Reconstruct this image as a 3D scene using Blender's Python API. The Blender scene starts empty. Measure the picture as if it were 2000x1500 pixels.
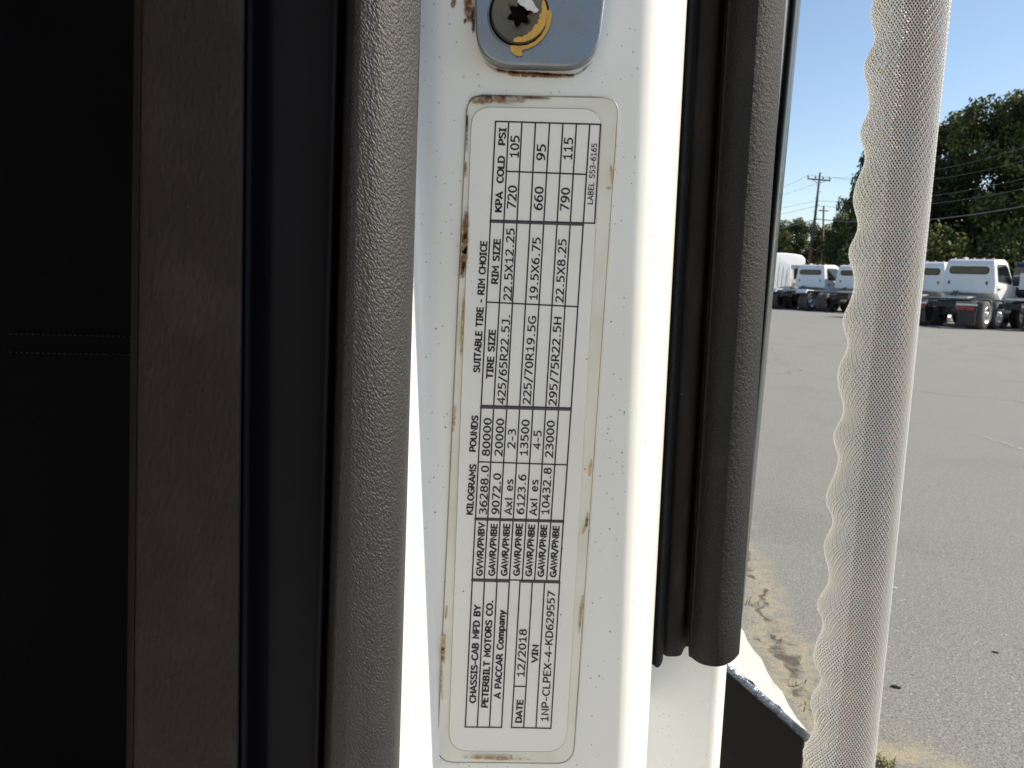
import bpy, bmesh, math, random
import numpy as np
from mathutils import Vector, Matrix
random.seed(7); rng = np.random.default_rng(7)
S = bpy.context.scene
COL = S.collection
PI = math.pi
# ------------------------------------------------------------------ camera
F = 1500.0                                   # focal length for a 2000 px wide picture
CAM = Vector((0, -0.26, 1.2))
dn = Vector((-435, 10750, 1500)).normalized()    # straight down, seen from the camera (x right, y down, z ahead)
zc = Vector((0, 0, 1))
fw = (zc - zc.dot(dn) * dn).normalized()
up = -dn
rt = fw.cross(up)
def w_dir(c): return Vector((rt.dot(c), fw.dot(c), up.dot(c)))
cr, cu, cb = w_dir(Vector((1, 0, 0))), w_dir(Vector((0, -1, 0))), w_dir(Vector((0, 0, -1)))
cd = bpy.data.cameras.new('camera'); cam = bpy.data.objects.new('camera', cd); COL.objects.link(cam)
M = Matrix((cr, cu, cb)).transposed().to_4x4(); M.translation = CAM
cam.matrix_world = M
cd.sensor_width = 36; cd.lens = 27; cd.clip_start = 0.01; cd.clip_end = 2000
cd.dof.use_dof = True; cd.dof.focus_distance = 0.27; cd.dof.aperture_fstop = 60
S.camera = cam
# ------------------------------------------------------------------ light
SUN_EL, SUN_AZ = math.radians(36), math.radians(87.3)     # azimuth from +Y towards +X
SKY = 0.073
wd = bpy.data.worlds.new('World'); S.world = wd; wd.use_nodes = True
nt = wd.node_tree
bg = nt.nodes['Background']; sk = nt.nodes.new('ShaderNodeTexSky')
sk.sky_type = 'NISHITA'; sk.sun_disc = False; sk.sun_elevation = SUN_EL; sk.sun_rotation = SUN_AZ
sk.air_density = 1.0; sk.dust_density = 0.6; sk.ozone_density = 1.5
nt.links.new(sk.outputs[0], bg.inputs[0]); bg.inputs[1].default_value = SKY
sd = bpy.data.lights.new('sun', 'SUN'); sd.energy = 2.85; sd.angle = math.radians(0.6); sd.color = (1, .90, .74)
so = bpy.data.objects.new('sun', sd); COL.objects.link(so)
sv = Vector((math.sin(SUN_AZ) * math.cos(SUN_EL), math.cos(SUN_AZ) * math.cos(SUN_EL), math.sin(SUN_EL)))
so.rotation_euler = sv.to_track_quat('Z', 'Y').to_euler(); so.location = (20, 0, 20)
S.view_settings.view_transform = 'Standard'; S.view_settings.look = 'None'
S.view_settings.exposure = 1.17; S.view_settings.gamma = 1
# ------------------------------------------------------------------ helpers
def ray(px, py): return w_dir(Vector((px - 1000, py - 750, F)))
def P(px, py, Y):
    r = ray(px, py); return CAM + r * ((Y - CAM.y) / r.y)
def G(px, py, z=0.0):
    r = ray(px, py); return CAM + r * ((z - CAM.z) / r.z)
def HZ(px): return 541 + .0405 * (px - 1000)
def T(px, d, py=None):                       # a point at distance d along the view axis
    r = ray(px, HZ(px) if py is None else py); return CAM + r * (d / F)
def tag(o, label=None, cat=None, group=None, kind=None):
    if label: o['label'] = label
    if cat: o['category'] = cat
    if group: o['group'] = group
    if kind: o['kind'] = kind
    return o
def empty(name, loc=(0, 0, 0), rz=0, parent=None):
    o = bpy.data.objects.new(name, None); COL.objects.link(o); o.location = loc; o.rotation_euler = (0, 0, rz)
    o.empty_display_size = .1
    if parent: o.parent = parent
    return o
def link(name, me, mat=None, parent=None):
    o = bpy.data.objects.new(name, me); COL.objects.link(o)
    if mat and not me.materials: me.materials.append(mat)
    if parent: o.parent = parent
    return o
def mesh(name, V, Fc, mat=None, parent=None, smooth=False, bevel=0, seg=2):
    me = bpy.data.meshes.new(name); me.from_pydata([tuple(v) for v in V], [], Fc); me.update()
    bm = bmesh.new(); bm.from_mesh(me)
    bmesh.ops.recalc_face_normals(bm, faces=bm.faces)
    bm.to_mesh(me); bm.free()
    if smooth: me.polygons.foreach_set('use_smooth', [True] * len(me.polygons))
    o = link(name, me, mat, parent)
    if bevel:
        b = o.modifiers.new('bevel', 'BEVEL'); b.width = bevel; b.segments = seg; b.limit_method = 'ANGLE'; b.angle_limit = .6
    return o
class MB:
    def __init__(s): s.V = []; s.F = []
    def add(s, V, Fc):
        n = len(s.V); s.V += [Vector(v) for v in V]; s.F += [tuple(i + n for i in f) for f in Fc]; return s
    def box(s, a, b):
        (x0, y0, z0), (x1, y1, z1) = a, b
        return s.add([(x0, y0, z0), (x1, y0, z0), (x1, y1, z0), (x0, y1, z0), (x0, y0, z1), (x1, y0, z1), (x1, y1, z1), (x0, y1, z1)],
                     [(0, 3, 2, 1), (4, 5, 6, 7), (0, 1, 5, 4), (1, 2, 6, 5), (2, 3, 7, 6), (3, 0, 4, 7)])
    def prism(s, poly, v):                  # polygon of 3-D points swept along v
        n = len(poly); v = Vector(v); A = [Vector(p) for p in poly]; B = [p + v for p in A]
        return s.add(A + B, [tuple(range(n))[::-1], tuple(range(n, 2 * n))] + [(i, (i + 1) % n, (i + 1) % n + n, i + n) for i in range(n)])
    def tube(s, pts, r, n=8, cap=True):
        pts = [Vector(p) for p in pts]; rings = []
        rs = r if isinstance(r, (list, tuple)) else [r] * len(pts)
        V = []
        for i, p in enumerate(pts):
            t = (pts[min(i + 1, len(pts) - 1)] - pts[max(i - 1, 0)]).normalized()
            a = t.orthogonal().normalized() if i == 0 else (a - a.dot(t) * t).normalized()
            b = t.cross(a)
            V += [p + (a * math.cos(2 * PI * k / n) + b * math.sin(2 * PI * k / n)) * rs[i] for k in range(n)]
        Fc = [(i * n + k, i * n + (k + 1) % n, (i + 1) * n + (k + 1) % n, (i + 1) * n + k) for i in range(len(pts) - 1) for k in range(n)]
        if cap: Fc += [tuple(range(n))[::-1], tuple(range((len(pts) - 1) * n, len(pts) * n))]
        return s.add(V, Fc)
    def lathe(s, prof, c, axis, n=24, closed=False):   # prof: (radius, distance along axis)
        ax = Vector(axis).normalized(); a = ax.orthogonal().normalized(); b = ax.cross(a); c = Vector(c)
        V = [c + ax * h + (a * math.cos(2 * PI * k / n) + b * math.sin(2 * PI * k / n)) * r for r, h in prof for k in range(n)]
        m = len(prof)
        Fc = [(i * n + k, i * n + (k + 1) % n, ((i + 1) % m) * n + (k + 1) % n, ((i + 1) % m) * n + k) for i in range(m if closed else m - 1) for k in range(n)]
        return s.add(V, Fc)
    def build(s, name, mat, parent=None, **k): return mesh(name, s.V, s.F, mat, parent, **k)
def copy_tree(o, parent=None):
    c = o.copy(); COL.objects.link(c)
    if parent: c.parent = parent
    for ch in o.children: copy_tree(ch, c)
    return c
# ------------------------------------------------------------------ materials
class NM:
    def __init__(s, name, base=(.5, .5, .5), rough=.5, metal=0, spec=.5, coat=0):
        s.m = bpy.data.materials.new(name); s.m.use_nodes = True; s.t = s.m.node_tree
        s.b = s.t.nodes['Principled BSDF']; s.base = tuple(base) + (1,)
        s.b.inputs['Base Color'].default_value = s.base; s.b.inputs['Roughness'].default_value = rough
        s.b.inputs['Metallic'].default_value = metal; s.b.inputs['Specular IOR Level'].default_value = spec
        s.b.inputs['Coat Weight'].default_value = coat
        s.col = None; s.hgt = None
        s.co = s.n('ShaderNodeTexCoord').outputs['Object']
    def n(s, k, **kw):
        x = s.t.nodes.new(k)
        for a, v in kw.items():
            if hasattr(x, a): setattr(x, a, v)
            else: x.inputs[a].default_value = v
        return x
    def l(s, a, b): s.t.links.new(a, b)
    def scaled(s, sc):
        m = s.n('ShaderNodeMapping'); m.inputs['Scale'].default_value = sc; s.l(s.co, m.inputs[0]); return m.outputs[0]
    def noise(s, scale, detail=4, rough=.55, vec=None, dist=0):
        x = s.n('ShaderNodeTexNoise'); x.inputs['Scale'].default_value = scale; x.inputs['Detail'].default_value = detail
        x.inputs['Roughness'].default_value = rough; x.inputs['Distortion'].default_value = dist
        s.l(vec or s.co, x.inputs['Vector']); return x.outputs[0]
    def ramp(s, v, p0, p1, lo=0., hi=1.):
        x = s.n('ShaderNodeMapRange'); x.interpolation_type = 'SMOOTHSTEP'; s.l(v, x.inputs[0])
        for i, q in enumerate((p0, p1, lo, hi)): x.inputs[i + 1].default_value = q
        return x.outputs[0]
    def math(s, op, a, b=None):
        x = s.n('ShaderNodeMath', operation=op)
        for i, q in enumerate((a, b)):
            if q is None: continue
            if isinstance(q, (int, float)): x.inputs[i].default_value = q
            else: s.l(q, x.inputs[i])
        return x.outputs[0]
    def mix(s, fac, col):                   # lay a colour over what is there
        x = s.n('ShaderNodeMix', data_type='RGBA'); s.l(fac, x.inputs[0])
        if s.col is None: x.inputs[6].default_value = s.base
        else: s.l(s.col, x.inputs[6])
        x.inputs[7].default_value = tuple(col) + (1,); s.col = x.outputs[2]; s.l(s.col, s.b.inputs['Base Color']); return s
    def speck(s, scale, size, keep, col, amt=1.):  # scattered dots
        v = s.n('ShaderNodeTexVoronoi'); v.inputs['Scale'].default_value = scale; s.l(s.co, v.inputs['Vector'])
        sp = s.n('ShaderNodeSeparateColor'); s.l(v.outputs['Color'], sp.inputs[0])
        sz = s.math('MULTIPLY', sp.outputs[1], size)
        a = s.math('LESS_THAN', v.outputs['Distance'], sz); b = s.math('LESS_THAN', sp.outputs[0], keep)
        return s.mix(s.math('MULTIPLY', s.math('MULTIPLY', a, b), amt), col)
    def bump(s, h, strength, dist):
        b = s.n('ShaderNodeBump'); b.inputs['Strength'].default_value = strength; b.inputs['Distance'].default_value = dist
        s.l(h, b.inputs['Height'])
        if s.hgt is not None: s.l(s.hgt, b.inputs['Normal'])
        s.hgt = b.outputs[0]; s.l(s.hgt, s.b.inputs['Normal']); return s
    def rough(s, v, lo, hi): s.l(s.ramp(v, .3, .7, lo, hi), s.b.inputs['Roughness']); return s
def simple(name, base, rough=.5, metal=0, spec=.5, var=.25, scale=8):
    m = NM(name, base, rough, metal, spec)
    m.mix(m.ramp(m.noise(scale), .35, .75, 0, 1), tuple(c * (1 - var) for c in base)); return m.m
# white paint with road dust and specks
w = NM('white_paint', (.80, .795, .75), .32, 0, .5, .25)
w.mix(w.ramp(w.noise(9, 5), .4, .8, 0, .16), (.62, .60, .50))
w.mix(w.ramp(w.noise(60, 4), .5, .8, 0, .10), (.60, .58, .52))
w.speck(260, .085, .5, (.10, .09, .08), .85); w.speck(520, .11, .4, (.18, .17, .15), .75); w.speck(390, .15, .6, (.30, .29, .26), .55)
w.bump(w.noise(900, 2), .04, .0005)
PAINT = w.m
# grained black trim
def leather(name, base, rough, sc, stretch, strength, dist, spec=.5, rot=0):
    m = NM(name, base, rough, 0, spec)
    rm = m.n('ShaderNodeMapping'); rm.inputs['Rotation'].default_value = (0, math.radians(rot), 0); m.l(m.co, rm.inputs[0])
    mp = m.n('ShaderNodeMapping'); mp.inputs['Scale'].default_value = stretch; m.l(rm.outputs[0], mp.inputs[0]); v = mp.outputs[0]
    d = m.n('ShaderNodeTexVoronoi'); d.feature = 'SMOOTH_F1'; d.inputs['Scale'].default_value = sc; d.inputs['Smoothness'].default_value = .6
    wv = m.n('ShaderNodeVectorMath', operation='ADD'); m.l(v, wv.inputs[0])
    nz = m.n('ShaderNodeTexNoise'); nz.inputs['Scale'].default_value = sc * .6; m.l(v, nz.inputs['Vector'])
    sc2 = m.n('ShaderNodeVectorMath', operation='SCALE'); m.l(nz.outputs['Color'], sc2.inputs[0]); sc2.inputs['Scale'].default_value = 1.6 / sc
    m.l(sc2.outputs[0], wv.inputs[1]); m.l(wv.outputs[0], d.inputs['Vector'])
    h = m.math('ADD', m.math('MULTIPLY', d.outputs['Distance'], -1.), m.math('MULTIPLY', m.noise(sc * 2.2, 3, vec=v), .55))
    m.bump(h, strength, dist)
    m.mix(m.ramp(m.noise(35, 4), .45, .8, 0, .35), tuple(min(1, c * 1.9 + .01) for c in base))
    return m.m
LEATHER = leather('grained_black_trim', (.011, .0105, .0115), .56, 1650, (1, 1, .5), .8, .00045, .68, 35)
BROWN = leather('grained_brown_panel', (.027, .020, .0195), .65, 560, (1, 1, .45), .9, .0006, .16)
STRIP = simple('smooth_black_trim', (.007, .007, .0095), .5, spec=.13, scale=30)
UPH = simple('dark_upholstery', (.0045, .0046, .0062), .85, spec=.06, scale=20)
THREAD = simple('dark_thread', (.0062, .006, .0055), .7, scale=50)
rb = NM('textured_rubber', (.0075, .0075, .0085), .58, 0, .28)
rb.bump(rb.noise(750, 5, .65), .9, .0011); rb.mix(rb.ramp(rb.noise(40, 4), .55, .8, 0, .4), (.035, .033, .028))
RUB = rb.m
r2 = NM('dusty_rubber', (.022, .019, .017), .75, 0, .3)
r2.mix(r2.ramp(r2.noise(1, 5, .6, vec=r2.scaled((160, 160, 25))), .45, .8, 0, .6), (.10, .082, .062))
r2.speck(160, .16, .3, (.16, .15, .12), .6); r2.bump(r2.noise(500, 3), .3, .0006)
RUB2 = r2.m
GLOSS = NM('gloss_black_moulding', (.035, .048, .048), .30, 0, .6, .3)
GLOSS.bump(GLOSS.noise(120, 3), .15, .001); GLOSS.speck(220, .12, .3, (.2, .2, .18), .6); GLOSS = GLOSS.m
fm = NM('clear_film_aged', (.76, .745, .665), .28, 0, .5)
fm.mix(fm.ramp(fm.noise(1, 5, vec=fm.scaled((90, 90, 30))), .45, .75, 0, .6), (.62, .58, .45))
fm.mix(fm.ramp(fm.noise(16, 4), .55, .75, 0, .35), (.52, .44, .30)); fm.speck(230, .08, .3, (.15, .12, .09), .8)
FILM = fm.m
lb = NM('label_stock', (.81, .795, .745), .42, 0, .4)
lb.mix(lb.ramp(lb.noise(22, 5), .45, .8, 0, .22), (.62, .58, .50)); lb.speck(210, .075, .4, (.10, .09, .08), .85); lb.speck(480, .1, .2, (.2, .18, .15), .7); lb.speck(390, .14, .35, (.38, .36, .31), .5)
LABEL = lb.m
INK = NM('black_print', (.014, .010, .014), .5); INK.mix(INK.ramp(INK.noise(700, 4), .58, .78, 0, .5), (.16, .15, .15)); INK = INK.m
INK2 = simple('grey_purple_print', (.075, .06, .075), .5, var=.1)
EDGE = simple('film_edge_dirt', (.36, .33, .26), .5, var=.4, scale=60)
def stain_mat(name, col):
    m = NM(name, col, .7, 0, .2)
    a = m.n('ShaderNodeAttribute'); a.attribute_name = 'fade'
    f = m.math('MULTIPLY', a.outputs['Fac'], m.ramp(m.noise(420, 5, .65), .3, .62, .15, 1.2))
    m.mix(m.ramp(m.noise(500, 3), .4, .7), tuple(c * 2.0 for c in col))
    cl = m.n('ShaderNodeClamp'); m.l(f, cl.inputs[0]); m.l(cl.outputs[0], m.b.inputs['Alpha']); return m.m
RUST = stain_mat('rust_stain', (.17, .075, .022)); RUSTD = stain_mat('dark_rust_stain', (.06, .03, .015)); TAN = stain_mat('tan_stain', (.36, .24, .10))
zn = NM('zinc_plate', (.27, .29, .31), .40, .85, .5)
zn.mix(zn.ramp(zn.noise(30, 4), .4, .7, 0, .6), (.19, .22, .25)); zn.mix(zn.ramp(zn.noise(22, 3, dist=1), .55, .75, 0, .5), (.30, .29, .18))
zn.bump(zn.noise(1400, 4), .35, .0003); zn.rough(zn.noise(120), .28, .5)
ZINC = zn.m
BOLT = NM('olive_zinc_bolt', (.13, .115, .085), .5, .5, .5)
BOLT.bump(BOLT.noise(900, 4), .4, .0003); BOLT.mix(BOLT.ramp(BOLT.noise(160, 4), .5, .7, 0, .6), (.07, .065, .05)); BOLT = BOLT.m
HOLE_SHADE = simple('recess_shade', (.005, .004, .004), .9, spec=.05)  # near-black colour paints the shade inside the bolt's recess and gap
YEL = NM('yellow_paint_mark', (.62, .36, .06), .5); YEL.mix(YEL.ramp(YEL.noise(350, 4), .5, .75, 0, .6), (.42, .25, .06)); YEL = YEL.m
SCUFF = simple('white_paint_scuff', (.72, .71, .68), .6, scale=200)
tp = NM('tread_plate', (.46, .455, .43), .5, .1, .4)
tp.bump(tp.noise(1, 4, vec=tp.scaled((40, 9, 40))), .9, .01); tp.mix(tp.ramp(tp.noise(40, 4), .5, .8, 0, .3), (.6, .58, .5)); TREAD = tp.m
BOXB = NM('gloss_black_box', (.006, .005, .006), .30, 0, .35); BOXB.speck(60, .1, .3, (.1, .1, .1), .7); BOXB.mix(BOXB.ramp(BOXB.noise(14, 3), .5, .75, 0, .6), (.022, .012, .012)); BOXB = BOXB.m  # dark red mottling paints a red reflection into the base colour
CHROME = NM('worn_chrome', (.30, .36, .45), .25, .9); CHROME.bump(CHROME.noise(160, 4), .8, .004); CHROME.mix(CHROME.ramp(CHROME.noise(70, 4), .5, .7), (.07, .09, .12)); CHROME = CHROME.m
LINING = simple('bounce_cab_lining', (.62, .60, .57), .8, spec=.2)  # lightened so the unseen cab interior bounces sun onto the pillar
# ------------------------------------------------------------------ the ground
ORG = G(1560, 1250)
a0, a1 = G(1462, 1115), G(1600, 1420)
gm = NM('worn_asphalt', (.275, .267, .236), .85, 0, .35)
gm.mix(gm.ramp(gm.noise(.35, 4), .35, .7, 0, .5), (.29, .28, .255))
gm.mix(gm.ramp(gm.noise(.9, 5, dist=.6), .5, .75, 0, .35), (.175, .172, .162))
gm.mix(gm.ramp(gm.noise(150, 4, .7), .50, .60, 0, .9), (.115, .110, .098))
gm.mix(gm.ramp(gm.noise(110, 3, .7, vec=gm.scaled((1, 1.3, 1))), .55, .64, 0, .9), (.46, .44, .38))
gm.speck(75, .30, .45, (.085, .08, .072), .7); gm.speck(62, .28, .30, (.54, .51, .44), .65); gm.speck(28, .12, .2, (.07, .065, .06), .8)
# cracks
cv = gm.n('ShaderNodeTexVoronoi'); cv.feature = 'DISTANCE_TO_EDGE'; cv.inputs['Scale'].default_value = .16
wv = gm.n('ShaderNodeVectorMath', operation='ADD'); gm.l(gm.co, wv.inputs[0])
nz = gm.n('ShaderNodeTexNoise'); nz.inputs['Scale'].default_value = 1.2; nz.inputs['Detail'].default_value = 5; gm.l(gm.co, nz.inputs['Vector'])
sc_ = gm.n('ShaderNodeVectorMath', operation='SCALE'); gm.l(nz.outputs['Color'], sc_.inputs[0]); sc_.inputs['Scale'].default_value = 1.1
gm.l(sc_.outputs[0], wv.inputs[1]); gm.l(wv.outputs[0], cv.inputs['Vector'])
gm.mix(gm.math('MULTIPLY', gm.ramp(cv.outputs['Distance'], .001, .006, 1, 0), gm.ramp(gm.noise(.5), .45, .6, 0, .6)), (.10, .098, .09))
# drifted sand along a seam near the truck
sx = gm.n('ShaderNodeSeparateXYZ'); gm.l(gm.co, sx.inputs[0])
dx, dy = a1.x - a0.x, a1.y - a0.y; ln = math.hypot(dx, dy); nx, ny = -dy / ln, dx / ln
dist = gm.math('ADD', gm.math('MULTIPLY', sx.outputs[0], nx), gm.math('ADD', gm.math('MULTIPLY', sx.outputs[1], ny), -(a0.x * nx + a0.y * ny)))
dist = gm.math('ADD', dist, gm.math('MULTIPLY', gm.math('SUBTRACT', gm.noise(3.2, 5, .65), .5), .42))
ad = gm.math('ABSOLUTE', dist)
sandf = gm.math('MULTIPLY', gm.ramp(ad, .02, .15, 1, 0), gm.ramp(gm.noise(22, 5, .7), .36, .60, .15, 1))
gm.mix(gm.math('MULTIPLY', sandf, .72), (.44, .37, .235))
gm.mix(gm.math('MULTIPLY', gm.ramp(ad, .004, .022, 1, 0), gm.ramp(gm.noise(9, 4), .40, .55, 0, .9)), (.09, .08, .06))
# second drift near the bottom right of the view
b0 = G(1790, 1560)
dd = gm.math('ADD', gm.math('POWER', gm.math('ABSOLUTE', gm.math('SUBTRACT', sx.outputs[0], b0.x)), 2), gm.math('POWER', gm.math('ABSOLUTE', gm.math('SUBTRACT', sx.outputs[1], b0.y)), 2))
gm.mix(gm.math('MULTIPLY', gm.ramp(dd, .005, .11, 1, 0), gm.ramp(gm.noise(14, 6, .7), .38, .62, 0, .9)), (.46, .39, .25))
gm.bump(gm.noise(150, 5, .7), .8, .006); gm.bump(gm.noise(14, 4), .3, .01)
ASPH = gm.m
NG = 40
gx = np.linspace(-1, 1, NG); gx = np.sign(gx) * np.abs(gx) ** 3 * 900
V = [(x, y + 40, 0) for y in gx for x in gx]
ground = mesh('parking_lot', V, [(j * NG + i, j * NG + i + 1, (j + 1) * NG + i + 1, (j + 1) * NG + i) for j in range(NG - 1) for i in range(NG - 1)], ASPH)
tag(ground, kind='structure')
lp = NM('faded_line_paint', (.50, .46, .30), .8)
la = lp.n('ShaderNodeMapRange'); lp.l(lp.noise(18, 6, .7), la.inputs[0]); la.inputs[1].default_value = .47; la.inputs[2].default_value = .66
lp.l(la.outputs[0], lp.b.inputs['Alpha'])
p, q = G(1905, 848), G(2060, 900); s = Vector((q.y - p.y, p.x - q.x, 0)).normalized() * .03
tag(mesh('painted_line', [v + Vector((0, 0, .004)) for v in (p - s, q - s, q + s, p + s)], [(0, 1, 2, 3)], lp.m), kind='structure')
# ------------------------------------------------------------------ the near truck
truck = empty('truck_cab', (0, 0, 0))
tag(truck, 'white truck cab seen close up at its open door pillar with data sticker', 'truck')
def catmull(pts, k):
    pts = [np.array(p, float) for p in pts]; out = []
    for i in range(len(pts) - 1):
        p0 = pts[max(i - 1, 0)]; p1, p2 = pts[i], pts[i + 1]; p3 = pts[min(i + 2, len(pts) - 1)]
        for j in range(k):
            t = j / k
            out.append(.5 * (2 * p1 + (p2 - p0) * t + (2 * p0 - 5 * p1 + 4 * p2 - p3) * t * t + (3 * p1 - p0 - 3 * p2 + p3) * t ** 3))
    out.append(pts[-1]); return out
def loft(name, prof, z0, z1, mat, k=4, rows=24, parent=truck, cap=False, roundend=0):
    """prof: (x at picture row 0, x at row 1500, depth there, depth there); swept between heights z0 and z1"""
    prof = [(p + (p[2],) if len(p) == 3 else p) for p in prof]
    prof = catmull(prof, k) if k > 1 else prof
    zs = list(np.linspace(z0, z1, rows)); lines = []
    for xt, xb, yt, yb in prof:
        lines.append((P(xt, 0, yt), P(xb, 1500, yb)))
    V = []; n = len(lines)
    if roundend: zs = [z0 + roundend * (1 - math.cos(a)) for a in (0, .5, 1.0)] + [z for z in zs if z > z0 + roundend * .6]
    for i, z in enumerate(zs):
        row = []
        for A, B in lines:
            t = (z - A.z) / (B.z - A.z); v = A + (B - A) * t; v.z = z; row.append(v)
        if roundend and i < 3:
            c = sum(row, Vector()) / n; f = (1 - math.sin((0, .7, 1.4)[i])) * .045
            row = [v + (c - v) * f for v in row]
        V += row
    R = len(zs)
    Fc = [(j * n + i, j * n + i + 1, (j + 1) * n + i + 1, (j + 1) * n + i) for j in range(R - 1) for i in range(n - 1)]
    if cap: Fc += [tuple(range(n)), tuple(range((R - 1) * n, R * n))[::-1]]
    return mesh(name, V, Fc, mat, parent, smooth=True)
ZL, ZH = .72, 1.75
pillar = loft('door_pillar', [(760, 760, -.014, -.0165), (770, 790, -.0100, -.0125), (780, 820, -.0062, -.0078), (791, 844, -.0031, -.0034), (803, 854, -.0012, -.0013), (818, 862, -.0003, -.0003), (835, 869, 0, 0), (860, 880, 0, 0), (1000, 950, 0, 0), (1100, 1050, 0, 0), (1200, 1140, 0, 0),
    (1246, 1196, 0, 0), (1266, 1213, .0004, .0004), (1284, 1226, .0018, .0018), (1303, 1238, .0044, .0044), (1321, 1248, .0086, .0086), (1335, 1256, .015, .015), (1342, 1262, .027, .027), (1337, 1258, .05, .05), (1325, 1248, .08, .08)], ZL, ZH, PAINT, k=5)
# pillar skin behind the seals, turning into the cab side
loft('cab_side', [(1330, 1240, .066), (1400, 1290, .066), (1460, 1360, .066), (1492, 1384, .066), (1504, 1395, .0675), (1511, 1402, .072), (1512, 1404, .08), (1490, 1384, .12), (1410, 1312, .3), (1240, 1160, 1.1)], ZL, ZH + .5, PAINT, k=4)
# grained trim, trim strip, brown panel
loft('grained_trim', [(672, 626, -.010), (684, 637, -.026), (690, 643, -.0305), (700, 654, -.0318, -.0315), (722, 676, -.0314, -.0317), (748, 702, -.0300, -.0309), (775, 732, -.0262, -.0294), (798, 758, -.0205, -.0262), (813, 773, -.0150, -.0212), (822, 780, -.0095, -.0135), (820, 779, -.004), (806, 766, .004)], ZL, ZH, LEATHER, k=6, rows=60)
loft('trim_strip', [(470, 457, -.010), (480, 467, -.017), (495, 482, -.0165), (512, 500, -.018), (528, 518, -.020), (545, 530, -.0205), (600, 575, -.0205), (640, 604, -.0215), (655, 616, -.0225), (664, 624, -.021), (672, 630, -.012), (678, 636, .0)], ZL, ZH, STRIP, k=4)
loft('door_trim_panel', [(262, 246, .02), (273, 256, -.026), (277, 260, -.0295), (284, 267, -.0305), (330, 312, -.031), (400, 385, -.031), (468, 455, -.0308), (475, 462, -.0300), (478.5, 465.5, -.0285), (477, 464, -.024), (472, 459, -.005)], ZL, ZH, BROWN, k=4, rows=40)
# upholstery deep in the cab, with two rows of stitching
seatY = .10
loft('upholstered_panel', [(-1500, -1500, .13), (-800, -800, .11), (-300, -300, .102), (0, 0, seatY), (200, 200, seatY), (300, 300, seatY), (360, 360, .12)], ZL, ZH, UPH, k=3)
sb = MB()
for ya, yb in ((652, 658), (688, 694)):
    for i in range(26):
        x = 20 + i * 10.5; yy = ya + (yb - ya) * i / 26
        sb.tube([P(x, yy, seatY - .0008), P(x + 3.5, yy, seatY - .0022), P(x + 7, yy, seatY - .0008)], .0004, 5)
tag(sb.build('stitching', THREAD, truck, smooth=True), kind='stuff')
# seals on the outer side
zs_ = P(1395, 1304, .036).z
loft('door_seal', [(1420, 1330, .075), (1421, 1331, .0475), (1428, 1337, .0435), (1448, 1354, .0388), (1475, 1378, .0366), (1500, 1398, .0375), (1520, 1414, .0412), (1532, 1425, .0465), (1535, 1428, .052), (1532, 1426, .08)], zs_, ZH, RUB, k=5, rows=40, cap=True, roundend=.0006)
loft('seal_channel', [(1358, 1276, .09), (1360, 1279, .058), (1364, 1284, .0545), (1372, 1291, .0530), (1390, 1305, .0530), (1405, 1317, .0545), (1411, 1322, .060), (1418, 1328, .0635), (1428, 1338, .0640), (1428, 1338, .09)], P(1317, 1281, .054).z, ZH, RUB2, k=3, cap=True, roundend=.001)
loft('seal_lip', [(1336, 1258, .09), (1338, 1260, .046), (1344, 1266, .040), (1352, 1274, .038), (1359, 1281, .041), (1362, 1284, .050), (1361, 1283, .09)], P(1283, 1303, .039).z, ZH, RUB, k=3, cap=True, roundend=.002)
loft('edge_moulding', [(1530, 1414, .10), (1537, 1405, .082), (1543, 1408, .076), (1550, 1411, .073), (1557, 1415, .073), (1562, 1419, .077), (1565, 1422, .083), (1562, 1420, .10)], P(1452, 1203, .076).z, ZH, GLOSS, k=3, cap=True, roundend=.001)
# unseen cab shell, added to shade the inside and bounce sun on the pillar
mb = MB().box((-2.1, -1.5, 2.15), (.085, .9, 2.22)); mb.build('roof', LINING, truck)
MB().box((-2.1, .62, .5), (-.0, .66, 2.15)).build('back_wall', LINING, truck)
MB().box((-2.1, -1.5, .5), (-2.04, .62, 2.15)).build('far_side', LINING, truck)
MB().box((-2.04, -1.5, .78), (.0, .62, .84)).build('floor', LINING, truck)
MB().box((.002, -1.45, .72), (.17, -.02, .80)).build('fill_sill', PAINT, truck, bevel=.01)  # unseen white sill, added to bounce sunlight up onto the pillar
MB().box((-2.04, -1.5, .56), (.05, -.9, 1.35)).build('dashboard', LINING, truck)
fill_seat = empty('fill_seat', (-.46, -.7, .84), parent=truck)  # unseen seat, added to catch the sun and fill the shaded pillar
BEIGE = simple('bounce_seat_cloth', (.74, .72, .68), .9, spec=.2, var=.1, scale=30)  # kept pale for a stronger bounce
MB().box((-.30, -.42, .06), (.29, .12, .34)).build('cushion', BEIGE, fill_seat, bevel=.05, seg=3)
MB().box((-.30, .10, .22), (.29, .34, 1.05)).build('backrest', BEIGE, fill_seat, bevel=.06, seg=3)
# ---- film, label
def rquad(c, r, Y, n=8):
    c = [Vector(q).to_3d() for q in c]; out = []
    for i in range(4):
        a, b, d = c[i - 1], c[i], c[(i + 1) % 4]
        u = (a - b).normalized(); v = (d - b).normalized(); s_, e_ = b + u * r, b + v * r
        for k in range(n + 1):
            t = k / n; q = s_ * (1 - t) ** 2 * 1 + b * 2 * t * (1 - t) + e_ * t * t
            out.append(P(q.x, q.y, Y))
    return out
FC = [(913, 186), (1209, 191), (1119, 1491), (853, 1488)]
LC = [(922, 209), (1176, 214), (1105, 1468), (876, 1466)]
MB().prism(rquad(FC, 34, -.0005), (0, .0007, 0)).build('protective_film', FILM, truck)
fe = MB()
for q, r in ((rquad(FC, 34, -.0004), .00026), (rquad(LC, 40, -.0008), .00016)): fe.tube(q + [q[0]], r, 5, False)
fe.build('film_edge', EDGE, truck)
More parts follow.
